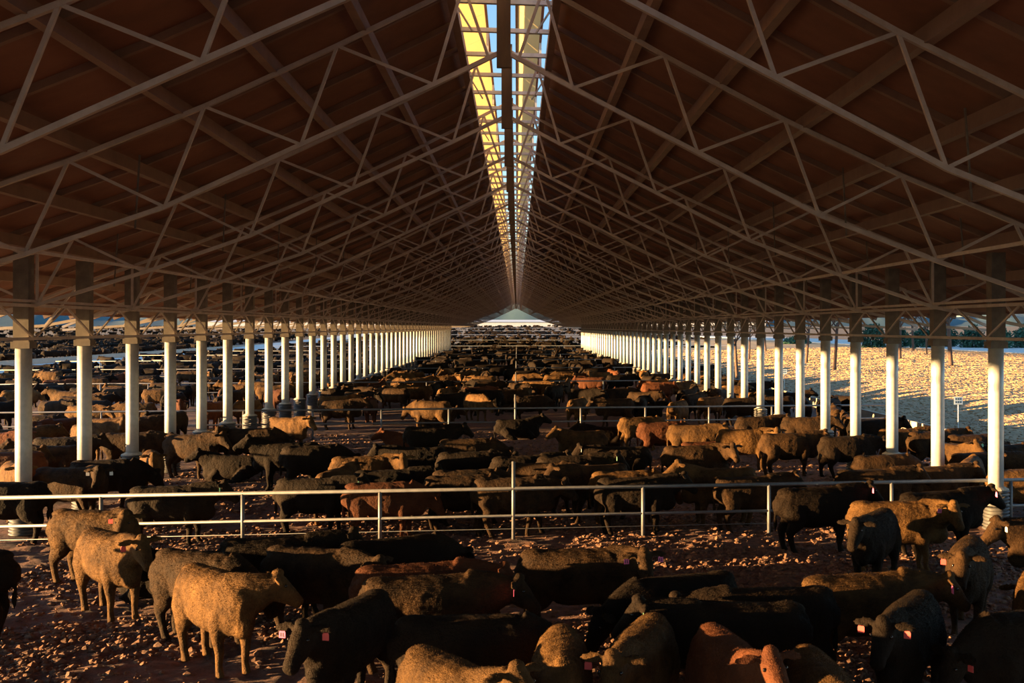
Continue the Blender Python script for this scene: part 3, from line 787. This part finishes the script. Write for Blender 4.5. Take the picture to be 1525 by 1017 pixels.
for x, y, h in far:
    co, tri = LOW[r2.choice([0, 0, 0, 1, 1, 2, 3])]; m_ = r2.choice([0, 1, 1, 2, 2, 3]); a = math.radians(h); sc = r2.uniform(.92, 1.04)
    R = np.array([[math.cos(a), -math.sin(a), 0], [math.sin(a), math.cos(a), 0], [0, 0, 1]])*sc
    VV[m_].append(co@R.T + np.array([x, y, float(rise(x, y))-.04])); FF[m_].append(tri+off[m_]); off[m_] += len(co)
v = np.concatenate([np.concatenate(a) for a in VV]); base = np.cumsum([0]+off[:3])
f = np.concatenate([np.concatenate(FF[i])+base[i] for i in range(4)])
me = np_mesh('distant_herd', v, f)
for c in 'kdbr': me.materials.append(COAT[c])
mi = np.concatenate([np.full(sum(len(t) for t in FF[i]), i, np.int32) for i in range(4)])
if len(mi) == len(me.polygons): me.polygons.foreach_set('material_index', mi)
tag(obj('distant_herd', me), 'distant herd of dark cattle packed into the furthest pens', 'cattle', kind='stuff')
print('STEERS', count+len(solo), 'HERD', len(far))

# ------------------------------------------------------------------ right side: trees, hedge, signs; far shed
def bare_tree(pos, h, r, seed, label):
    rt = random.Random(seed); e = empty('bare_tree', pos); tag(e, label, 'tree', 'bare trees past the grass bank')
    mt = MB(); top = Vector((rt.uniform(-.3, .3), rt.uniform(-.3, .3), h*.42))
    mt.loft([(0, 0, -.2), (0, 0, .3), top*.5, top], [r*1.35, r, r*.9, r*.75], None, 10, (1, 0, 0))
    obj('trunk', mt.mesh('trunk', True), 'bark', e)
    mbk = MB()
    def br(p, d, L, rad, lv):
        m1 = p + d*L*.5 + Vector((rt.uniform(-1, 1), rt.uniform(-1, 1), rt.uniform(-.3, .6)))*L*.08; q_ = p + d*L
        mbk.loft([p, m1, q_], [rad, rad*.8, rad*.55], None, 6, (1, .2, .1))
        if lv == 0: return
        for _ in range(3):
            nd = (d + Vector((rt.uniform(-1, 1), rt.uniform(-1, 1), rt.uniform(-.2, .8)))*.75).normalized()
            br(p.lerp(q_, rt.uniform(.5, 1)), nd, L*.66, rad*.55, lv-1)
    for k in range(5):
        a = k*1.2566+rt.uniform(-.3, .3)
        br(top*rt.uniform(.75, 1), Vector((math.cos(a)*.7, math.sin(a)*.7, .8)).normalized(), h*.2, r*.5, 3)
    obj('branches', mbk.mesh('branches'), 'bark', e)
TREES = [(1098, 535, .28, 9), (1116, 533, .2, 8), (1140, 532, .3, 9), (1201, 532, .28, 9), (1234, 532, .34, 10), (1243, 532, .3, 10), (1340, 536, .36, 10), (1360, 536, .34, 10), (1416, 538, .4, 11), (1380, 537, .2, 9)]
for i, (px, py, r, h) in enumerate(TREES):
    p = at_depth(px, 1600*3.7/(py-HZ)*(1+.13*((i*2) % 5-2))); p.z = float(bank(np.array([p.x]), np.array([p.y]))[0])
    bare_tree(p, h, r*.55, 100+i, ['slim bare tree furthest left beyond the grass bank', 'second bare tree from the left beyond the bank', 'spreading bare tree third from left beyond the bank', 'bare tree fourth from left beyond the bank',
      'left trunk of the close pair of bare trees', 'right trunk of the close pair of bare trees', 'dark trunk just left of the second right column', 'dark trunk just right of its twin, near the second right column',
      'thick leaning trunk near the first right column', 'thin trunk beside the second right column'][i])
rl = np.random.default_rng(9)
def hedge(px, d, w, h, label):
    p = at_depth(px, d); e = empty('shrub', (p.x, p.y, 0)); tag(e, label, 'shrub', 'shrubs behind the bare trees')
    n = 1500
    c = rl.normal(0, 1, (n, 3)); c /= np.linalg.norm(c, axis=1)[:, None]; c *= (rl.uniform(.55, 1, (n, 1)))
    c = c*np.array([w/2, 1.8, h*.5]) + np.array([0, 0, h*.5]); c += rl.normal(0, .15, c.shape)
    a = rl.normal(0, 1, (n, 3)); a /= np.linalg.norm(a, axis=1)[:, None]
    b_ = np.cross(a, rl.normal(0, 1, (n, 3))); b_ /= np.linalg.norm(b_, axis=1)[:, None]
    s = rl.uniform(.18, .4, (n, 1))
    vv = np.stack([c-a*s, c+b_*s*.45, c+a*s, c-b_*s*.45], 1).reshape(-1, 3)
    obj('foliage', np_mesh('foliage', vv, np.arange(n*4).reshape(-1, 4), False), 'foliage', e)
    obj('stem', MB().loft([(0, 0, -.3), (0, 0, h*.6)], .15, None, 8, (1, 0, 0)).mesh('stem'), 'bark', e)
for i, (px, d, w, h) in enumerate([(1300, 175, 4.5, 5.4), (1337, 178, 4.2, 4.9), (1374, 172, 4.4, 4.9), (1410, 178, 4.2, 4.9), (1448, 170, 4.3, 4.9), (1488, 166, 4.3, 4.9), (1528, 168, 4.3, 5.2), (1186, 215, 6, 3.0)]):
    hedge(px, d, w, h, ['green shrub at the left end of the hedge row', 'second green shrub of the hedge row', 'third green shrub of the hedge row', 'fourth green shrub of the hedge row', 'fifth green shrub of the hedge row', 'sixth green shrub of the hedge row', 'green shrub at the right edge of the picture', 'lone green shrub left of the hedge row'][i])
mbr = MB().box(63, 84, 60, 420, 1.0, 1.56)
tag(obj('far_lane', mbr.mesh('far_lane'), 'road'), 'pale lane beyond the grass bank', kind='structure')
def sign(px, py, x, label, w=.40, h=.34, ht=1.0):
    d = x*F_PX/((px-VPX)*math.cos(TH)); p = at_depth(px, d); p.z = .25
    e = empty('pen_sign', p); e.rotation_euler = (0, 0, -.1); tag(e, label, 'sign')
    obj('sign_post', MB().loft([(0, 0, -.3), (0, 0, ht)], .025, None, 8, (1, 0, 0)).mesh('sign_post'), 'shed_white', e)
    obj('sign_board', MB().box(-w/2, w/2, -.045, -.028, ht-.02, ht+h).mesh('sign_board'), 'sign_face', e)
    k = MB()
    for r_ in range(2):
        for c_ in range(3): k.box(-w*.36+c_*w*.26, -w*.36+c_*w*.26+w*.18, -.049, -.045, ht+.05+r_*h*.42, ht+.05+r_*h*.42+h*.26)
    obj('sign_marks', k.mesh('sign_marks'), 'sign_mark', e)
sign(1427, 640, 20.2, 'small blue white pen sign on a post, nearest at the foot of the bank')
sign(1168, 590, 20.2, 'small blue white pen sign on a post, further one along the bank')
e = empty('far_shed', (-20, 765, 5.2)); tag(e, 'long low white shed at the end of the far pens', 'building')
obj('wall', MB().box(-190, 200, 0, 20, -.6, 3.2).mesh('wall'), 'shed_white', e)
obj('roof', MB().add([(-192, -1, 3.2), (202, -1, 3.2), (202, 10, 4.8), (-192, 10, 4.8), (202, 21, 3.2), (-192, 21, 3.2)], [(0, 1, 2, 3), (3, 2, 4, 5), (0, 3, 5), (1, 4, 2)]).mesh('roof'), 'shed_white', e)
